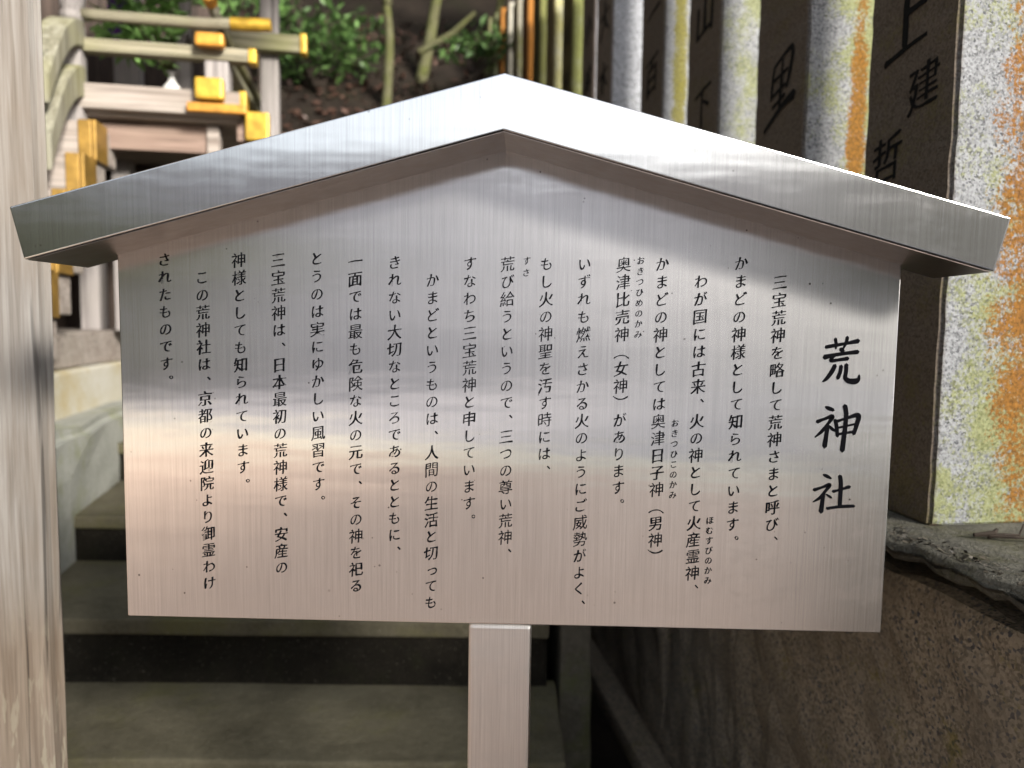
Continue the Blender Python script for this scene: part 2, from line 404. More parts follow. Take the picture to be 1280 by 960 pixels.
def text_mesh(name, items, mat, parent, depth=.0003):
    """items: (char, x, z, em) laid on the local XZ plane"""
    cu = bpy.data.curves.new(name, 'CURVE'); cu.dimensions = '2D'; cu.fill_mode = 'BOTH'; cu.extrude = depth
    for ch, X, Z, em in items:
        for poly in glyph(ch):
            sp = cu.splines.new('POLY'); sp.points.add(len(poly)-1); sp.use_cyclic_u = True
            for pt, (x, y) in zip(sp.points, poly): pt.co = (X + x*em, Z + y*em, 0, 1)
    tmp = bpy.data.objects.new('tmp', cu); C.objects.link(tmp)
    dg = bpy.context.evaluated_depsgraph_get(); dg.update()
    me = bpy.data.meshes.new_from_object(tmp.evaluated_get(dg)); me.name = name
    bpy.data.objects.remove(tmp); bpy.data.curves.remove(cu)
    me.transform(Matrix.Rotation(R(90), 4, 'X'))
    me.materials.clear()
    return link(name, me, mat, parent)
def catmull(P, k=7):
    out = []
    for i in range(len(P)-1):
        p0, p1, p2, p3 = P[max(i-1,0)], P[i], P[i+1], P[min(i+2,len(P)-1)]
        for j in range(k):
            t = j/k
            out.append(tuple(.5*(2*b + (c-a)*t + (2*a-5*b+4*c-d)*t*t + (3*b-a-3*c+d)*t**3) for a, b, c, d in zip(p0, p1, p2, p3)))
    out.append(P[-1]); return out
def brush_mesh(name, strokes, mat, parent, to3, lift):
    """strokes: lists of (x, y, width); to3 maps (x, y, lift) to local space; every stroke tapers and has a rounded, slanted start"""
    bm = bmesh.new()
    for si, st in enumerate(strokes):
        P = catmull(st); L = []; Rr = []
        for i, (x, y, wd) in enumerate(P):
            a = P[max(i-1,0)]; b = P[min(i+1,len(P)-1)]
            d = Vector((b[0]-a[0], b[1]-a[1])); d = d.normalized() if d.length else Vector((1,0))
            n = Vector((-d.y, d.x)); L.append(Vector((x, y)) + n*wd/2); Rr.append(Vector((x, y)) - n*wd/2)
        d0 = Vector((P[0][0]-P[1][0], P[0][1]-P[1][1])).normalized(); d1 = Vector((P[-1][0]-P[-2][0], P[-1][1]-P[-2][1])).normalized()
        lf = lift + si*lift*.12
        vl = [bm.verts.new(to3(p.x, p.y, lf)) for p in L]; vr = [bm.verts.new(to3(p.x, p.y, lf)) for p in Rr]
        for i in range(len(P)-1): bm.faces.new((vl[i], vr[i], vr[i+1], vl[i+1]))
        s = bm.verts.new(to3(P[0][0]+d0.x*P[0][2]*.4, P[0][1]+d0.y*P[0][2]*.4, lf)); bm.faces.new((s, vr[0], vl[0]))
        e = bm.verts.new(to3(P[-1][0]+d1.x*P[-1][2]*.5, P[-1][1]+d1.y*P[-1][2]*.5, lf)); bm.faces.new((e, vl[-1], vr[-1]))
    me = bpy.data.meshes.new(name); bm.to_mesh(me); bm.free()
    return link(name, me, mat, parent)

# ================================================================== SETTING
def grid(name, x0, x1, y0, y1, nx, ny, f, mat):
    V = []; F = []
    for j in range(ny+1):
        for i in range(nx+1):
            x = x0+(x1-x0)*i/nx; y = y0+(y1-y0)*j/ny; V.append((x, y, f(x, y)))
    for j in range(ny):
        for i in range(nx):
            a = j*(nx+1)+i; F.append((a, a+1, a+nx+2, a+nx+1))
    me = bpy.data.meshes.new(name); me.from_pydata(V, [], F); me.shade_smooth()
    return link(name, me, mat)
g = grid('ground', -150, 150, -150, 150, 60, 60, lambda x, y: 0.0, MAT['ground']); tag(g, kind='structure')
def strip(name, quads, mat, z):
    bm = bmesh.new()
    for q in quads: bm.faces.new([bm.verts.new((x, y, z)) for x, y in q])
    tag(finish(bm, name, MAT[mat]), kind='structure')
strip('path', [[(-9, -8.2), (9, -3.6), (9, 12), (-9, 12)]], 'pink', .004)
strip('pavement', [[(-9, -9.6), (9, -4.6), (9, -3.6), (-9, -8.2)]], 'paving', .008)
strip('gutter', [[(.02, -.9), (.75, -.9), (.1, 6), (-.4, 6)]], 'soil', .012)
tr = grid('reflected_slope', -40, 40, -30, -11, 60, 20, lambda x, y: max(0, -12-y)*.44 - .02 + noise.noise(Vector((x*.3, y*.3, 0)))*.12, MAT['ground']); tag(tr, kind='structure')  # unseen slope, added and shaped for the grey reflected in the sign
def hill_z(x, y):
    n = noise.noise(Vector((x*.5, y*.5, 3)))*.35 + noise.noise(Vector((x*1.7, y*1.7, 8)))*.12
    return max(0, .95*(y-3.3)) + 1.2 + n if y > 3.3 else 1.2 - (3.3-y)*2.5
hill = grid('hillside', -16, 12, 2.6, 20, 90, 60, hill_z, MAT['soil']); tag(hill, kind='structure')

# ------------------------------------------------------------------ stone steps
steps = empty('stone_stairs', (-.6, .63, 0)); tag(steps, 'worn dark stone steps climbing away behind the sign', 'stairs')
ys = [.30, .635, .96, 1.40, 1.905, 2.46, 2.95, 3.4]; zs = [.25, .421, .593, .739, .884, 1.03, 1.18, 1.33]
for i, z in enumerate(zs):
    y0 = ys[i]-.63; y1 = (ys[i+1] if i+1 < len(ys) else ys[i]+.9)-.63+.06
    xr = .74 - i*.02
    Mx = Matrix.Rotation(R(1.8), 4, 'Z')
    st = obox('step', (-1.35, y0+.012, 0), (xr, y1, z-.042), MAT['riser'], steps, .004, Mx, .004, 9, i)  # riser block coloured as if in shade
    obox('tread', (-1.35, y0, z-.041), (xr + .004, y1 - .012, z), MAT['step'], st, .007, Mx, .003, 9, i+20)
kb = empty('stair_kerb', (-1.5, 1.6, 0)); tag(kb, 'pale rough kerb stone beside the left end of the steps', 'kerb')
bm = bmesh.new(); beam_between(bm, (.06, -.55, .5), (-.50, 1.5, .5), .28, 1.0)
bmesh.ops.bevel(bm, geom=list(bm.edges), offset=.03, segments=3, affect='EDGES')
bmesh.ops.subdivide_edges(bm, edges=[e for e in bm.edges if e.calc_length() > .2], cuts=8, use_grid_fill=True)
for v in bm.verts: v.co += noise.noise_vector(v.co*5)*.015
finish(bm, 'kerb_stone', MAT['kerb'], kb)

kr = empty('stair_kerb', (.12, .98, 0)); tag(kr, 'narrow mossy kerb stone at the right end of the steps, right of the sign post', 'kerb')
obox('kerb_stone', (0, 0, 0), (.085, 2.2, .98), MAT['mossy'], kr, .012, Matrix.Rotation(R(4), 4, 'Z'), .010, 8, 50)
# ------------------------------------------------------------------ stone fence on the right
FX, FY, FD = .6513, .2786, -.17712
fd = Vector((math.sin(FD), math.cos(FD), 0)); fs = Vector((math.cos(FD), -math.sin(FD), 0))
PITCH, DEEP, RISE = .42, .215, .30
wallE = empty('retaining_wall', (FX, FY, 0), -FD); tag(wallE, 'dark rough stone retaining wall carrying the granite fence on the right', 'wall')
segs = [(-1.9, -1.056), (-1.05, -.30), (-.294, .62), (.626, 1.09), (1.096, 1.9), (1.906, 2.9), (2.906, 4.2), (4.206, 6.6)]
for i, (a, b) in enumerate(segs):
    obox('wall_stone', (-.005 + .008*(i % 2), a, 0), (1.2, b, .965 + max(0, (a+b)/2-.45)*RISE), MAT['wall'], wallE, .02, None, .016, (5, 14, 14, 14, 14, 5, 5, 5)[i], i+3)
obox('footing', (-.10, -1.0, 0), (-.012, 6.4, .07), MAT['wall'], wallE, .02, None, .012, 8, 40)
cs = [(-1.9, -1.106), (-1.1, .58), (.585, 1.5), (1.505, 2.5), (2.505, 3.6), (3.605, 4.9), (4.905, 6.7)]
for i, (a, b) in enumerate(cs):
    z1 = 1.055 + (0 if i < 2 else max(0, a-.3)*RISE)
    bm = bmesh.new(); vs_ = box(bm, (-.066, a, z1-.026), (1.2, b, z1))
    if i == 1: vs_[0].co.x = vs_[4].co.x = -.02; vs_[2].co.x = vs_[6].co.x = -.16      # the broken rim runs askew to the pillars
    bmesh.ops.bevel(bm, geom=list(bm.edges), offset=.014, segments=3, affect='EDGES', profile=.5)
    bmesh.ops.subdivide_edges(bm, edges=[e for e in bm.edges if e.calc_length() > .1], cuts=60 if i == 1 else 6, use_grid_fill=True)
    for v in bm.verts:
        if v.co.x < (.02 if i != 1 else -.02):
            k = 1
            v.co += (noise.noise_vector(v.co*12)*.007 + noise.noise_vector(v.co*38)*.009 + noise.noise_vector(v.co*90)*.004)*max(.1, min(1, k))
    finish(bm, 'coping', MAT['coping'], wallE, smooth=True)

# kind of every pillar: (label, material, offset sideways, width, deep, height)
GR = mat_granite
W1, G1, Y1 = (.215, .22, .225), (.19, .20, .07), (.30, .29, .12)
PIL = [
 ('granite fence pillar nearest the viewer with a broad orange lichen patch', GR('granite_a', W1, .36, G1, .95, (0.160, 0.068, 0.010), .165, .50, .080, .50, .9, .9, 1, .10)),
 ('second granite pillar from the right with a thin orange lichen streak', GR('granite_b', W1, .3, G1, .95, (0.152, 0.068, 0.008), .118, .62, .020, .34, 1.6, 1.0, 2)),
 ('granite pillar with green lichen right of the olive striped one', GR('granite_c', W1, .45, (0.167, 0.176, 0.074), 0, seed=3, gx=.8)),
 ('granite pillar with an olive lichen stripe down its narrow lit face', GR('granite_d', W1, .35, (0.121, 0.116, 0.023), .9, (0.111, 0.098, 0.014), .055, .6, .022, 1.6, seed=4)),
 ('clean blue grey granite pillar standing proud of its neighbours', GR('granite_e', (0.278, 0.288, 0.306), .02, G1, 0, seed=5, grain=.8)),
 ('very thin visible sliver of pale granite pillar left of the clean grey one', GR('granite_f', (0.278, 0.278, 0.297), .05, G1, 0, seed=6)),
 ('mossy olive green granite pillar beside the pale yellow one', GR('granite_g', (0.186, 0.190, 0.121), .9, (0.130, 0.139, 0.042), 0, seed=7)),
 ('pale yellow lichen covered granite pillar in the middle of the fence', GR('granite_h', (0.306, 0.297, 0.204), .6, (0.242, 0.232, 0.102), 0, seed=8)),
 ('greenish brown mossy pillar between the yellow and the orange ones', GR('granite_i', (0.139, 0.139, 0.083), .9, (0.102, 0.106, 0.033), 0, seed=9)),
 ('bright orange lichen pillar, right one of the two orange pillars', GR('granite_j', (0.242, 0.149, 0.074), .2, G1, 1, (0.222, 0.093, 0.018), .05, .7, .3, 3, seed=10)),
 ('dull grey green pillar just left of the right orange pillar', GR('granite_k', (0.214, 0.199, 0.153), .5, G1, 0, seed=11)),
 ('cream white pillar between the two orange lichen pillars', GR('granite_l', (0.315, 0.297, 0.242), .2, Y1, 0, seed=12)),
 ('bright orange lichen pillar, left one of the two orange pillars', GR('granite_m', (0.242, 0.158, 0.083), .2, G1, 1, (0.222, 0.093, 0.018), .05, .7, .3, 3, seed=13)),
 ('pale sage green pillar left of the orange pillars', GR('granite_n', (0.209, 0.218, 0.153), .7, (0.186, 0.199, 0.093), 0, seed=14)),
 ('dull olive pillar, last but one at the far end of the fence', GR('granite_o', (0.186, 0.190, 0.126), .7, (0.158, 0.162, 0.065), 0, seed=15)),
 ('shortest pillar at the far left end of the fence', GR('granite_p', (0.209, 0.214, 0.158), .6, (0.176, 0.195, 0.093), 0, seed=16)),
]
SIDE = {3: .0, 4: -.045}
LI = [  # 里 written with a brush
 [(.30,.86,.05),(.24,.62,.07),(.22,.42,.05)],
 [(.28,.84,.05),(.60,.95,.06),(.84,.97,.09),(.80,.72,.09),(.70,.50,.06)],
 [(.28,.66,.05),(.72,.73,.05)], [(.26,.46,.05),(.66,.54,.05)],
 [(.56,.88,.05),(.53,.55,.08),(.50,.22,.06)],
 [(.28,.30,.06),(.66,.40,.06)],
 [(.04,.02,.07),(.30,.14,.07),(.62,.27,.09),(.93,.34,.15)] ]
def stone_text(parent, chars):
    for ch, yy, zz, em in chars:
        if ch == '里':
            brush_mesh('carved_character', LI, MAT['carve'], parent, lambda x, y, l: Vector((-l, yy - (x-.5)*em, zz + (y-.5)*em*1.15)), .0012)
        else:
            cu = text_mesh('carved_character', [(ch, 0, 0, em)], MAT['carve'], parent, .0006)
            cu.rotation_euler = (0, 0, R(-90)); cu.location = (-.0014, yy, zz)
CARVE = {0: [('上', .115, .80, .115), ('建', .07, .685, .078), ('哲', .150, .588, .086)], 1: [('里', .10, .745, .135)],
         2: [('山', .10, .945, .135), ('下', .10, .70, .12)], 3: [('一', .1, .985, .13), ('百', .1, .79, .13)], 4: [('大', .1, 1.0, .13), ('木', .1, .78, .13)],
         5: [('小', .1, 1.0, .13), ('林', .1, .78, .13)], 6: [('川', .1, 1.0, .13), ('村', .1, .78, .13)]}
for k, (lab, gm) in enumerate(PIL):
    s = k*PITCH; zb = 1.055 + (0 if k == 0 else max(0, s-.1)*RISE)
    p = Vector((FX, FY, 0)) + fd*s + fs*SIDE.get(k, 0)
    e = empty('fence_pillar', (p.x, p.y, zb - (.002 if k == 0 else .03)), -FD)
    tag(e, lab, 'stone pillar', 'granite pillars of the shrine fence')
    Wd = .175 if k == 0 else .15
    hgt = 1.35 if k < 15 else 1.02
    bm = bmesh.new(); box(bm, (0, 0, 0), (Wd, DEEP, hgt))
    bmesh.ops.bevel(bm, geom=list(bm.edges), offset=.006, segments=2, affect='EDGES')
    bmesh.ops.subdivide_edges(bm, edges=[q for q in bm.edges if q.calc_length() > .6], cuts=70 if k < 3 else 20)
    for v in bm.verts: v.co += noise.noise_vector(v.co*28 + Vector((k, 0, 0)))*.0022
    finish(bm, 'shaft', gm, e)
    if k in CARVE: stone_text(e, CARVE[k])

# ------------------------------------------------------------------ the sign
sign = empty('shrine_sign', (0, .03, 0)); tag(sign, 'stainless steel shrine notice board with gabled roof on a square post', 'sign')
def uvbox(o):
    me = o.data; uv = me.uv_layers.new(name='brushed')
    for p in me.polygons:
        n = p.normal
        for li in p.loop_indices:
            co = me.vertices[me.loops[li].vertex_index].co
            uv.data[li].uv = (co.x, co.z) if abs(n.y) > .6 else ((co.x, co.y) if abs(n.z) > .5 else (co.y, co.z))
OY = -.03
SL = (1.5547-1.4185)/.5
bm = bmesh.new()
zsx = 1.5547 - .45*SL
prof = [(-.4500, 1.0), (.4500, 1.0), (.4500, zsx), (0, 1.5547), (-.4500, zsx)]
a = [bm.verts.new((x, OY, z)) for x, z in prof]; b = [bm.verts.new((x, OY+.022, z)) for x, z in prof]
bm.faces.new(a); bm.faces.new(b[::-1])
for i in range(5): bm.faces.new((a[i], b[i], b[(i+1)%5], a[(i+1)%5]))
panel = finish(bm, 'sign_panel', MAT['panel'], sign, .0012, 2); uvbox(panel)
bm = bmesh.new()
prof = [(-.502, 1.4182), (0, 1.5549), (.502, 1.4182), (.5155, 1.4725), (0, 1.6115), (-.5155, 1.4725)]
a = [bm.verts.new((x, OY-.085, z)) for x, z in prof]; b = [bm.verts.new((x, OY+.024, z)) for x, z in prof]
for q in ((0,1,4,5), (1,2,3,4)): bm.faces.new([a[i] for i in q]); bm.faces.new([b[i] for i in q][::-1])
for i in range(6): bm.faces.new((a[i], b[i], b[(i+1)%6], a[(i+1)%6]))
roof = finish(bm, 'sign_roof', MAT['roof'], sign, .0016, 3); uvbox(roof)
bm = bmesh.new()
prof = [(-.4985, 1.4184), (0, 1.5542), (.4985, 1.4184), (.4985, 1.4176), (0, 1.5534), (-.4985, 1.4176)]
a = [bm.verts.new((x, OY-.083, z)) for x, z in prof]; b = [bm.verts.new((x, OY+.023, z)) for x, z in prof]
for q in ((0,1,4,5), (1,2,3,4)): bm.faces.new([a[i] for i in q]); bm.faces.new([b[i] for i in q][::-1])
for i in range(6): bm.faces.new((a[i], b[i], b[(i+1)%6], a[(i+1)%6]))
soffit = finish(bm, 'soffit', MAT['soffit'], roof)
bm = bmesh.new(); box(bm, (-.038, OY+.003, .0), (.038, OY+.060, .9985))
post = finish(bm, 'sign_post', MAT['post'], sign, .005, 3); uvbox(post)

COLS = [
('三宝荒神を略して荒神さまと呼び、',0,0.3139,1.4096,0.0002,-0.0201),
('かまどの神様として知られています。',0,0.2694,1.4305,0.0001,-0.0202),
('わが国には古来、火の神として火産霊神、',0,0.2246,1.4096,0.0001,-0.0201),
('かまどの神としては奥津日子神（男神）',0,0.1800,1.4285,0.0001,-0.0201),
('奥津比売神（女神）があります。',0,0.1361,1.4274,0.0000,-0.0199),
('いずれも燃えさかる火のようにご威勢がよく、',0,0.0913,1.4276,0.0001,-0.0201),
('もし火の神聖を汚す時には、',0,0.0479,1.4271,0.0001,-0.0200),
('荒び給うというので、三つの尊い荒神、',0,0.0032,1.4265,0.0001,-0.0200),
('すなわち三宝荒神と申しています。',0,-0.0401,1.4267,0.0001,-0.0200),
('かまどというものは、人間の生活と切っても',0,-0.0830,1.4070,0.0000,-0.0201),
('きれない大切なところであるとともに、',0,-0.1268,1.4267,-0.0000,-0.0200),
('一面では最も危険な火の元で、その神を祀る',0,-0.1726,1.4274,0.0000,-0.0202),
('とうのは実にゆかしい風習です。',0,-0.2171,1.4300,0.0000,-0.0203),
('三宝荒神は、日本最初の荒神様で、安産の',0,-0.2621,1.4277,-0.0000,-0.0202),
('神様としても知られています。',0,-0.3080,1.4271,0.0001,-0.0202),
('この荒神社は、京都の来迎院より御霊わけ',0,-0.3514,1.4067,0.0001,-0.0202),
('されたものです。',0,-0.3950,1.4266,-0.0001,-0.0201),
('ほむすびのかみ',1,0.2445,1.1315,0.0000,-0.0120),
('おきつひこのかみ',1,0.2001,1.2458,0.0000,-0.0121),
('おきつひめのかみ',1,0.1553,1.4321,-0.0001,-0.0120),
('すさ',1,0.0252,1.4305,-0.0005,-0.0136)]
for txt, small, x, z, dx, dz in COLS:
    em = .0108 if small else .0184
    items = []
    for i, ch in enumerate(txt):
        X, Z = x + dx*i, z + dz*i
        if ch in '、。': X += .0095; Z += .0075       # punctuation sits in the upper right of its square
        if ch == 'っ': X += .0015
        if ch in '（）': items.append((('︵' if ch == '（' else '︶'), X, Z, em)); continue
        items.append((ch, X, Z, em*(.72 if ch in '、。' else 1)))
    o = text_mesh('furigana_column' if small else 'text_column', items, MAT['ink'], panel)
    o.location.y = OY - .0006
# heading: three big characters written stroke by stroke, on a 0..1 square
def norm(strokes, x0, x1, y0, y1, k=1.0):
    sx = 1/(x1-x0); sy = 1/(y1-y0)
    return [[((x-x0)*sx, 1-(y-y0)*sy, wd*sx*1.28) for x, y, wd in st] for st in strokes]
KOU = norm([
 [(560,494,10),(590,488,11),(650,476,9),(706,464,14)], [(602,456,11),(607,480,10),(606,500,6)], [(656,448,12),(652,470,10),(640,500,6)],
 [(628,502,12),(640,512,12)], [(556,541,15),(600,530,11),(660,520,10),(706,514,13)], [(612,524,8),(590,545,9),(588,556,11),(620,552,9),(662,545,12)],
 [(606,578,13),(594,605,14),(572,638,11),(554,654,4)], [(634,580,12),(632,605,12),(622,636,12)],
 [(658,574,13),(658,605,12),(656,634,13),(672,648,15),(700,650,17),(716,640,12),(718,620,4)]], 550, 720, 445, 660)
SHIN = norm([
 [(562,769,7),(576,775,14),(598,783,12)], [(526,840,14),(560,826,10),(596,814,16),(580,845,11),(550,885,12),(519,914,4)],
 [(576,862,14),(572,900,15),(566,956,18)], [(584,858,6),(596,872,11),(612,882,8)],
 [(610,830,12),(618,862,13),(624,906,12)], [(614,838,11),(660,822,9),(716,806,17),(712,850,15),(700,894,13)],
 [(620,868,7),(702,848,7)], [(626,898,8),(698,884,9)], [(652,762,16),(660,800,15),(658,870,15),(650,974,17)]], 520, 725, 755, 980)
SHA = norm([
 [(548,196,9),(562,202,14),(582,212,9)], [(506,270,14),(545,256,10),(578,244,16),(560,275,11),(535,308,12),(504,328,4)],
 [(552,288,14),(548,330,15),(544,374,18)], [(566,290,6),(580,300,10),(590,306,7)],
 [(596,276,12),(630,266,9),(672,252,14)], [(626,200,14),(632,240,15),(632,344,14)], [(572,358,12),(620,350,11),(660,346,13),(698,344,12)]], 500, 700, 190, 380)
for st, x, z, wd, hh in ((KOU, .388, 1.322, .0425, .0535), (SHIN, .3872, 1.2435, .0500, .0550), (SHA, .3866, 1.1665, .0485, .0465)):
    o = brush_mesh('heading_character', st, MAT['ink'], panel, lambda px, py, l: Vector((x + (px-.5)*wd, OY - l, z + (py-.5)*hh)), .0005)

# ------------------------------------------------------------------ weathered wooden post on the left
pw = empty('wooden_pillar', (-.905, .290, 0), R(33)); tag(pw, 'thick weathered grey wooden pillar at the left edge', 'wooden pillar')
bm = bmesh.new(); box(bm, (-.16, -.15, 0), (.155, .16, 3.4))
bmesh.ops.bevel(bm, geom=[e for e in bm.edges if abs((e.verts[0].co-e.verts[1].co).z) > 1], offset=.016, segments=3, affect='EDGES')
bmesh.ops.subdivide_edges(bm, edges=[e for e in bm.edges if e.calc_length() > 1], cuts=120)
for v in bm.verts: v.co += Vector((noise.noise(Vector((v.co.x*30, 0, v.co.z*3)))*.003, noise.noise(Vector((v.co.x*40, 5, v.co.z*2)))*.003, 0))
finish(bm, 'shaft', MAT['post_wood'], pw, smooth=False)

# ------------------------------------------------------------------ the shrine
TH = math.atan2(.2, 1)
sh = empty('shrine_building', (-1.25313, 2.2, 0), TH); tag(sh, 'weathered small wooden shrine with metal capped veranda railing, upper left', 'shrine')
# local axes: x along the veranda front, y away from the viewer
obox('stone_base', (-2.4, -1.05, .0), (-.46, 3.2, 1.165), MAT['base'], sh, .012, None, .004, 6, 3)
obox('ground_sill', (-2.3, -.62, 1.167), (-.50, 3.0, 1.30), MAT['beam'], sh, .008)
def upright(x, y, z0, z1, wd, mat='upright'):
    return obox('upright', (x-wd/2, y-wd/2, z0), (x+wd/2, y+wd/2, z1), MAT[mat], sh, .006)
upright(-.44, .25, 1.30, 2.03, .075); upright(-.66, .5, 1.30, 2.03, .09); upright(-.02, .12, 1.1, 2.02, .07, 'plank'); 
# veranda floor, fascia, panel below
obox('veranda_floor', (-2.2, .0, 2.155), (.12, 1.5, 2.195), MAT['beam'], sh, .004)
obox('floor_beam', (-.52, -.045, 2.172), (.095, .0, 2.268), MAT['beam'], sh, .006)
obox('skirt_plank', (-.50, .05, 2.040), (-.05, .085, 2.150), MAT['plank'], sh, .004)
obox('skirt_post', (-.048, .03, 1.2), (.0, .09, 2.150), MAT['beam'], sh, .004)
obox('inner_wall', (-2.0, .95, 1.2), (-.10, 1.0, 2.15), MAT['darkwood'], sh, .004)
obox('inner_wall', (-2.0, 1.55, 2.2), (-.30, 1.6, 3.2), MAT['darkwood'], sh, .004)
# corner posts of the railing
cp = obox('corner_post', (-.565, -.045, 2.10), (-.492, .03, 2.50), MAT['upright'], sh, .008)
bm = bmesh.new(); lathe(bm, [(.030,0),(.042,.01),(.044,.03),(.036,.045),(.046,.07),(.050,.10),(.040,.13),(.018,.155),(.004,.165)], 16, Matrix.Translation((-.528, -.008, 2.50)))
finish(bm, 'post_finial', MAT['upright'], cp, smooth=True)
obox('corner_post', (-.042, -.02, 2.19), (.050, .06, 2.40), MAT['upright'], sh, .006)
# rails along the front, tips capped
def rail(y, z, h, x0, x1, mat, capw, capmat, roundr=None, lift=0.0):
    if roundr:
        bm = bmesh.new(); n = 12
        tube(bm, [(x0+(x1-capw-x0)*i/n, y, z + lift*max(0, (i/n-.8)/.2)**2) for i in range(n+1)], roundr, 12)
        o = finish(bm, 'rail', MAT[mat], sh, smooth=True)
        bm = bmesh.new(); tube(bm, [(x1-capw, y, z+lift), (x1-capw*.5, y, z+lift*1.3), (x1, y, z+lift*1.9)], [roundr*1.12, roundr*1.15, roundr*1.15], 12)
        finish(bm, 'rail_cap', MAT[capmat], o, smooth=False)
    else:
        o = obox('rail', (x0, y-.03, z-h/2), (x1-capw, y+.03, z+h/2), MAT[mat], sh, .006)
        obox('rail_cap', (x1-capw, y-.033, z-h/2-.003), (x1, y+.033, z+h/2+.003), MAT[capmat], o, .005)
rail(-.01, 2.535, 0, -.49, .215, 'rail', .155, 'gold', .022, .008)
rail(.0, 2.418, .05, -.49, .158, 'rail', .03, 'gold')
rail(.0, 2.236, .075, .052, .118, 'rail', .028, 'gold')
obox('flat_cap', (-.10, -.075, 2.176), (.125, -.046, 2.212), MAT['gold_o'], sh, .006)
# rails running away from the viewer along the right side, front tips capped
def rail_back(x, z, wd, h, capmat, y0=-.07, y1=1.6, cap=.05, rnd=False):
    if rnd:
        bm = bmesh.new(); tube(bm, [(x, y0+cap+(y1-y0)*i/10, z-.05*min(1, i/2.5)) for i in range(11)], .022, 12); o = finish(bm, 'side_rail', MAT['rail_y'], sh, smooth=True)
        bm = bmesh.new(); tube(bm, [(x, y0, z+.014), (x, y0+cap, z)], [.030, .026], 14); finish(bm, 'rail_cap', MAT[capmat], o)
    else:
        o = obox('side_rail', (x-wd*.3, y0+cap, z-h*.32), (x+wd*.3, y1, z+h*.32), MAT['rail_y'], sh, .006)
        obox('rail_cap', (x-wd/2, y0, z-h/2), (x+wd/2, y0+cap, z+h/2), MAT[capmat], o, .012)
rail_back(-.010, 2.610, .06, .05, 'gold_o', -.08, 1.5, .05, True)
rail_back(-.008, 2.452, .108, .052, 'gold_o', -.09)
rail_back(-.010, 2.262, .108, .085, 'gold', -.10)
# big capped beam end under the floor
o = obox('joist', (.075, .0, 2.085), (.115, 1.4, 2.198), MAT['plank'], sh, .004)
obox('joist_cap', (.112, -.03, 2.085), (.205, .02, 2.200), MAT['gold'], o, .008)
# tall side post with the beam that crosses it
obox('tall_post', (.077, .62, 1.0), (.160, .70, 3.15), MAT['upright'], sh, .006)
o = obox('cross_beam', (-.22, .56, 2.645), (.270, .618, 2.725), MAT['rail'], sh, .006)
obox('beam_cap', (.271, .552, 2.640), (.300, .626, 2.732), MAT['gold'], o, .006)
obox('back_post', (-.31, .62, 2.2), (-.25, .70, 3.15), MAT['upright'], sh, .006)
obox('back_post', (-.79, 1.25, 2.2), (-.66, 1.35, 3.15), MAT['upright'], sh, .006)
# wooden stair down towards the viewer, tread ends plated
for i in range(6):
    zt = 2.10 - .15*i; y0 = .02 - .125*i
    st_ = obox('stair_tread', (-1.7, y0-.16, zt-.135), (-.425, y0+.10, zt), MAT['beam'], sh, .008)
    obox('tread_plate', (-.423, y0-.166, zt-.145), (-.409, y0-.04, zt+.004), MAT['brass'], st_, .003)
    obox('tread_plate', (-.470, y0-.172, zt-.139), (-.424, y0-.162, zt+.002), MAT['brass'], st_, .003)
# curved hand rails of that stair with gilt knobs
def hand(z0, z1, wd):
    bm = bmesh.new(); n = 10; pr = []
    for i in range(n+1):
        t = i/n; y = -.02 - .34*t; z = z0 + (z1-z0)*(t**1.5) + .03*math.sin(t*math.pi)
        pr.append([(x, y, z+dz) for x, dz in ((-.575, -wd), (-.480, -wd), (-.480, 0), (-.575, 0))])
    rs = [[bm.verts.new(p) for p in r] for r in pr]
    for q, s in zip(rs, rs[1:]):
        for k in range(4): bm.faces.new((q[k], q[(k+1)%4], s[(k+1)%4], s[k]))
    bm.faces.new(rs[0][::-1]); bm.faces.new(rs[-1])
    o = finish(bm, 'hand_rail', MAT['rail_z'], sh, .006)
    bm = bmesh.new(); lathe(bm, [(.006,0),(.018,.008),(.024,.025),(.018,.042),(.005,.05)], 12, Matrix.Translation((-.528, -.385, z1-wd*.8)))
    finish(bm, 'gilt_knob', MAT['gold'], o, smooth=True)
hand(2.50, 2.20, .10); hand(2.33, 1.99, .12)
# roof over the shrine
bm = bmesh.new()
for q in ([(-3.2, -1.2, 3.28), (.80, -1.2, 3.28), (.80, -.1, 3.75), (-3.2, -.1, 3.75)], [(-3.2, -.1, 3.75), (.80, -.1, 3.75), (.80, 1.0, 3.26), (-3.2, 1.0, 3.26)]):
    a = [bm.verts.new(p) for p in q]; b = [bm.verts.new(Vector(p)-Vector((0,0,.14))) for p in q]
    bm.faces.new(a); bm.faces.new(b[::-1])
    for i in range(4): bm.faces.new((a[i], b[i], b[(i+1)%4], a[(i+1)%4]))
finish(bm, 'roof', MAT['rooft'], sh)
obox('hanging_cloth', (-.70, .9, 2.74), (-.60, .91, 3.1), MAT['purple'], sh, .003)

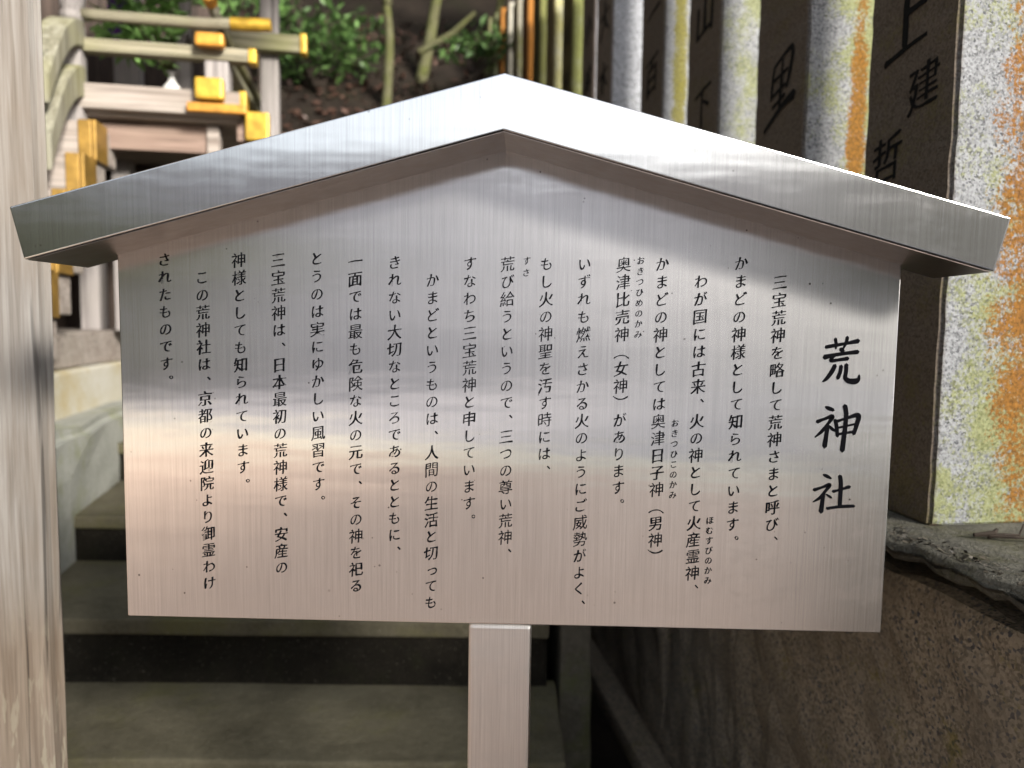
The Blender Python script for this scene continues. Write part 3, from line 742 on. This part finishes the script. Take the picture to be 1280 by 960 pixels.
# offering vase with leafy sprigs standing on the veranda
L2W = Matrix.Translation((-1.25313, 2.2, 0)) @ Matrix.Rotation(TH, 4, 'Z')
vp = L2W @ Vector((-.195, .10, 2.196))
vs = empty('offering_vase', vp); tag(vs, 'small white offering vase with leafy green sprigs on the veranda', 'vase')
bm = bmesh.new(); lathe(bm, [(.022,0),(.026,.005),(.036,.04),(.042,.08),(.036,.11),(.016,.135),(.014,.16),(.024,.175),(.022,.176)], 20); finish(bm, 'vase_body', MAT['ceramic'], vs, smooth=True)
bm = bmesh.new()
for dx, dy, dz in ((-.16,.0,.4), (-.06,.02,.45), (.0,0,.4), (-.24,.02,.35)): tube(bm, [(0,0,.15), (dx*.4,dy*.4,.15+dz*.4), (dx,dy,.15+dz)], [.006,.005,.003], 6)
finish(bm, 'stem', MAT['bark'], vs)
leaves('foliage', [((-.20,.02,.36), (.10,.08,.11), 110), ((-.03,.02,.36), (.05,.05,.13), 60), ((-.14,.02,.52), (.17,.08,.12), 130), ((-.06,0,.24), (.05,.04,.06), 18)], .075, MAT['sakaki'], vs, 3, .5, .4)

# ------------------------------------------------------------------ bank with trees behind
def tree(name, label, pts, rad, blobs, lsize, bark, seed, limbs=(), group='young trees on the bank'):
    b = Vector(pts[0]); e = empty(name, b); tag(e, label, 'tree', group)
    bm = bmesh.new(); P = catmull([tuple(Vector(p)-b) for p in pts], 6)
    n = len(P); tube(bm, P, [rad*(1-.55*i/(n-1))*(1+.12*noise.noise(Vector((i*.6, seed, 0)))) for i in range(n)], 9)
    for lp, lr in limbs:
        Q = catmull([tuple(Vector(p)-b) for p in lp], 5); tube(bm, Q, [lr*(1-.6*i/(len(Q)-1)) for i in range(len(Q))], 7)
    finish(bm, 'trunk', MAT[bark], e, smooth=True)
    if blobs: leaves('crown', [((Vector(c)-b), r, k) for c, r, k in blobs], lsize, MAT['leaf'], e, seed)
def hz(x, y): return hill_z(x, y)-.05
tree('sapling', 'thin forked mossy trunk rising straight behind the sign roof, left of the leaning one', [(-1.15, 5.2, hz(-1.15, 5.2)), (-1.12, 5.2, 3.6), (-1.17, 5.2, 4.3), (-1.05, 5.2, 5.6)], .042, [((-1.1,5.3,5.6), (.8,.7,.5), 300)], .13, 'bark', 1, [([(-1.13,5.2,3.85), (-1.25,5.15,4.3), (-1.42,5.1,5.0)], .04)])
tree('sapling', 'thicker mossy trunk leaning right behind the sign roof', [(-.93, 5.6, hz(-.93, 5.6)), (-.86, 5.6, 3.7), (-.74, 5.6, 4.3), (-.45, 5.55, 5.0), (-.3, 5.5, 6.2)], .056, [((-.4,5.6,6.0), (.9,.7,.5), 300)], .13, 'bark', 2, [([(-.62,5.6,4.6), (-.55,5.5,5.2), (-.62,5.4,6.0)], .035)])
tree('sapling', 'slender olive trunk near the far end of the stone fence', [(-.38, 5.7, hz(-.38, 5.7)), (-.30, 5.7, 3.8), (-.22, 5.7, 4.3), (-.02, 5.6, 5.2)], .05, [((.0,5.6,4.8), (.4,.5,.35), 160)], .13, 'bark', 3, [([(-.22,5.7,4.2), (.05,5.6,4.5), (.35,5.5,4.9)], .03)])
tree('forest_tree', 'broad grey barked trunk in the dark wood behind the saplings', [(-1.0, 7.4, hz(-1.0, 7.4)), (-1.0, 7.4, 6.0), (-.95, 7.4, 9.0)], .30, [((-1,7.4,8.6), (2.2,1.6,1.2), 900)], .2, 'greybark', 4, (), 'large trees on the bank')
def shrub(label, c, r, n, size, seed, mat='leaf'):
    e = empty('shrub', (c[0], c[1], hz(c[0], c[1]))); tag(e, label, 'shrub', 'shrubs on the bank')
    d = Vector(c) - e.location; rnd = random.Random(seed)
    bm = bmesh.new()
    for i in range(6): tube(bm, [(0,0,0), (rnd.uniform(-.3,.3)*r[0], rnd.uniform(-.3,.3)*r[1], d.z*.6), tuple(d + Vector((rnd.uniform(-.7,.7)*r[0], 0, rnd.uniform(-.4,.6)*r[2])))], [.02,.014,.006], 6)
    finish(bm, 'stem', MAT['twig'], e)
    leaves('foliage', [(d + Vector((rnd.uniform(-.6,.6)*r[0], rnd.uniform(-.5,.5)*r[1], rnd.uniform(-.6,.6)*r[2])), tuple(q*rnd.uniform(.3,.6) for q in r), n//7) for _ in range(7)], size, MAT[mat], e, seed)
shrub('bright green shrub just right of the tall shrine post', (-1.95, 4.3, 3.62), (.30, .3, .22), 500, .075, 11, 'sakaki')
shrub('dull green shrub on the bank left of the thin trunks', (-1.72, 5.4, 3.75), (.55, .4, .55), 900, .09, 12)
shrub('leafy shrub right of the leaning trunk, high on the bank', (-.05, 5.5, 4.75), (.55, .4, .35), 700, .10, 13)
shrub('low shrub at the foot of the fence end', (-.35, 5.0, 3.5), (.45, .3, .2), 260, .08, 14)
shrub('dark shrub at the back behind the railing', (-2.9, 5.2, 4.1), (.9, .5, .6), 900, .09, 15)
# fallen branch and litter
fb = bmesh.new(); tube(fb, [(-.85, 5.0, 3.42), (-.6, 4.98, 3.55), (-.42, 4.95, 3.70)], [.03, .025, .015], 7); tag(finish(fb, 'fallen_branch', MAT['bark']), 'pale broken branch lying on the bank beside the leaning trunk', 'branch')
V = []; F = []; rnd = random.Random(21)
for i in range(2600):
    x = rnd.uniform(-3.4, .6); y = rnd.uniform(4.2, 6.6); z = hill_z(x, y)+.02
    d = Vector((rnd.gauss(0,1), rnd.gauss(0,1), rnd.gauss(0,.5))).normalized(); s = d.cross(Vector((rnd.gauss(0,.6), rnd.gauss(0,.6)-.6, 1))).normalized(); L = rnd.uniform(.04, .1)
    k = len(V); p = Vector((x, y, z)); V += [p, p+d*L*.5+s*L*.28, p+d*L, p+d*L*.5-s*L*.28]; F.append((k, k+1, k+2, k+3))
me = bpy.data.meshes.new('leaf_litter'); me.from_pydata(V, [], F); tag(link('leaf_litter', me, MAT['litter']), 'reddish fallen leaves scattered over the dark bank', 'leaf litter', None, 'stuff')

# ------------------------------------------------------------------ wood on the bank, and trees added for shade and reflection
def woods(label, boxes, seed, size, mat='woods'):
    B = []
    rnd = random.Random(seed)
    for (x0, x1, y0, y1, z0, z1, n) in boxes:
        for _ in range(n):
            B.append(((rnd.uniform(x0,x1), rnd.uniform(y0,y1), rnd.uniform(z0,z1)), (1.1, 1.1, .8), 70))
    tag(leaves('woodland', B, size, MAT[mat], None, seed), label, 'woodland', None, 'stuff')
woods('dark wood closing the view high on the bank', [(-9, 6, 9, 13, 4, 12, 240)], 31, .5)
woods('dark trees added beyond the stone fence to shade the bank', [(3.5, 8, 3.0, 12, .5, 8, 150)], 32, .5)  # added to keep the sun off the bank
woods('unseen dark trees added left of the shrine to darken the pillar sides', [(-10, -6.5, -5, 10, .3, 14, 460)], 34, .5)  # added out of view to cut sky light on the pillar sides
woods('unseen grey green trees added behind the viewer for the sign reflections', [(-22, -6, -20, -10, .3, 3.6, 170), (6.5, 12, -17, -12.5, .3, 8, 200)], 33, .5, 'added_pale_woods')  # added out of view as something grey for the sign to reflect

# ------------------------------------------------------------------ debris on the coping
V = []; F = []; rnd = random.Random(77)
for i in range(1500):
    y = rnd.uniform(-.42, .5); x = min(.10, -.02 - .14*(y+1.1)/1.68 + .012 + abs(rnd.gauss(0, .026)))
    if y > -.01 and x > -.004: continue
    p = Vector((FX, FY, 0)) + fs*x + fd*y + Vector((0, 0, 1.0555 + rnd.uniform(-.003, .004)))
    d = Vector((rnd.gauss(0,1), rnd.gauss(0,1), rnd.gauss(0,.35))).normalized(); q = d.cross(Vector((rnd.gauss(0,.5), rnd.gauss(0,.5), 1))).normalized()
    L = rnd.uniform(.003, .011); W = L*rnd.uniform(.12, .5); k = len(V)
    V += [p, p+d*L*.5+q*W, p+d*L, p+d*L*.5-q*W]; F.append((k, k+1, k+2, k+3))
me = bpy.data.meshes.new('leaf_crumbs'); me.from_pydata(V, [], F)
tag(link('leaf_crumbs', me, MAT['crumbs']), 'dark crumbs of bark and needles along the rim of the coping', 'debris', None, 'stuff')
tw = bmesh.new()
def L3(x, y, z): return Vector((FX, FY, 0)) + fs*x + fd*y + Vector((0, 0, z))
c0 = L3(.035, -.075, 1.060)
tube(tw, [c0, c0+Vector((.02,-.004,.004)), c0+Vector((.045,0,.003)), c0+Vector((.058,.012,.016))], [.004,.003,.0018,.001], 6)
tube(tw, [c0+Vector((0,-.003,.002)), c0+Vector((.03,-.014,.003)), c0+Vector((.06,-.016,.003))], [.003,.002,.001], 6)
tube(tw, [c0+Vector((-.02,.0,.002)), c0+Vector((.008,-.002,.005)), c0+Vector((.015,.004,.010))], [.003,.005,.002], 6)
tag(finish(tw, 'dry_twig', MAT['twig']), 'small dark curled twig lying on the stone coping', 'twig')
lf = bmesh.new(); c1 = L3(-.02, -.02, 1.062)
for a, b, c in (((0,0,0), (.013,-.004,.003), (.026,.002,.001)), ): 
    v = [lf.verts.new(c1+Vector(p)) for p in (a, (.013,-.006,.004), c, (.013,.005,.002))]; lf.faces.new(v)
ob = finish(lf, 'fallen_leaf', MAT['litter']); tag(ob, 'tiny orange fallen leaf on the stone coping', 'leaf')
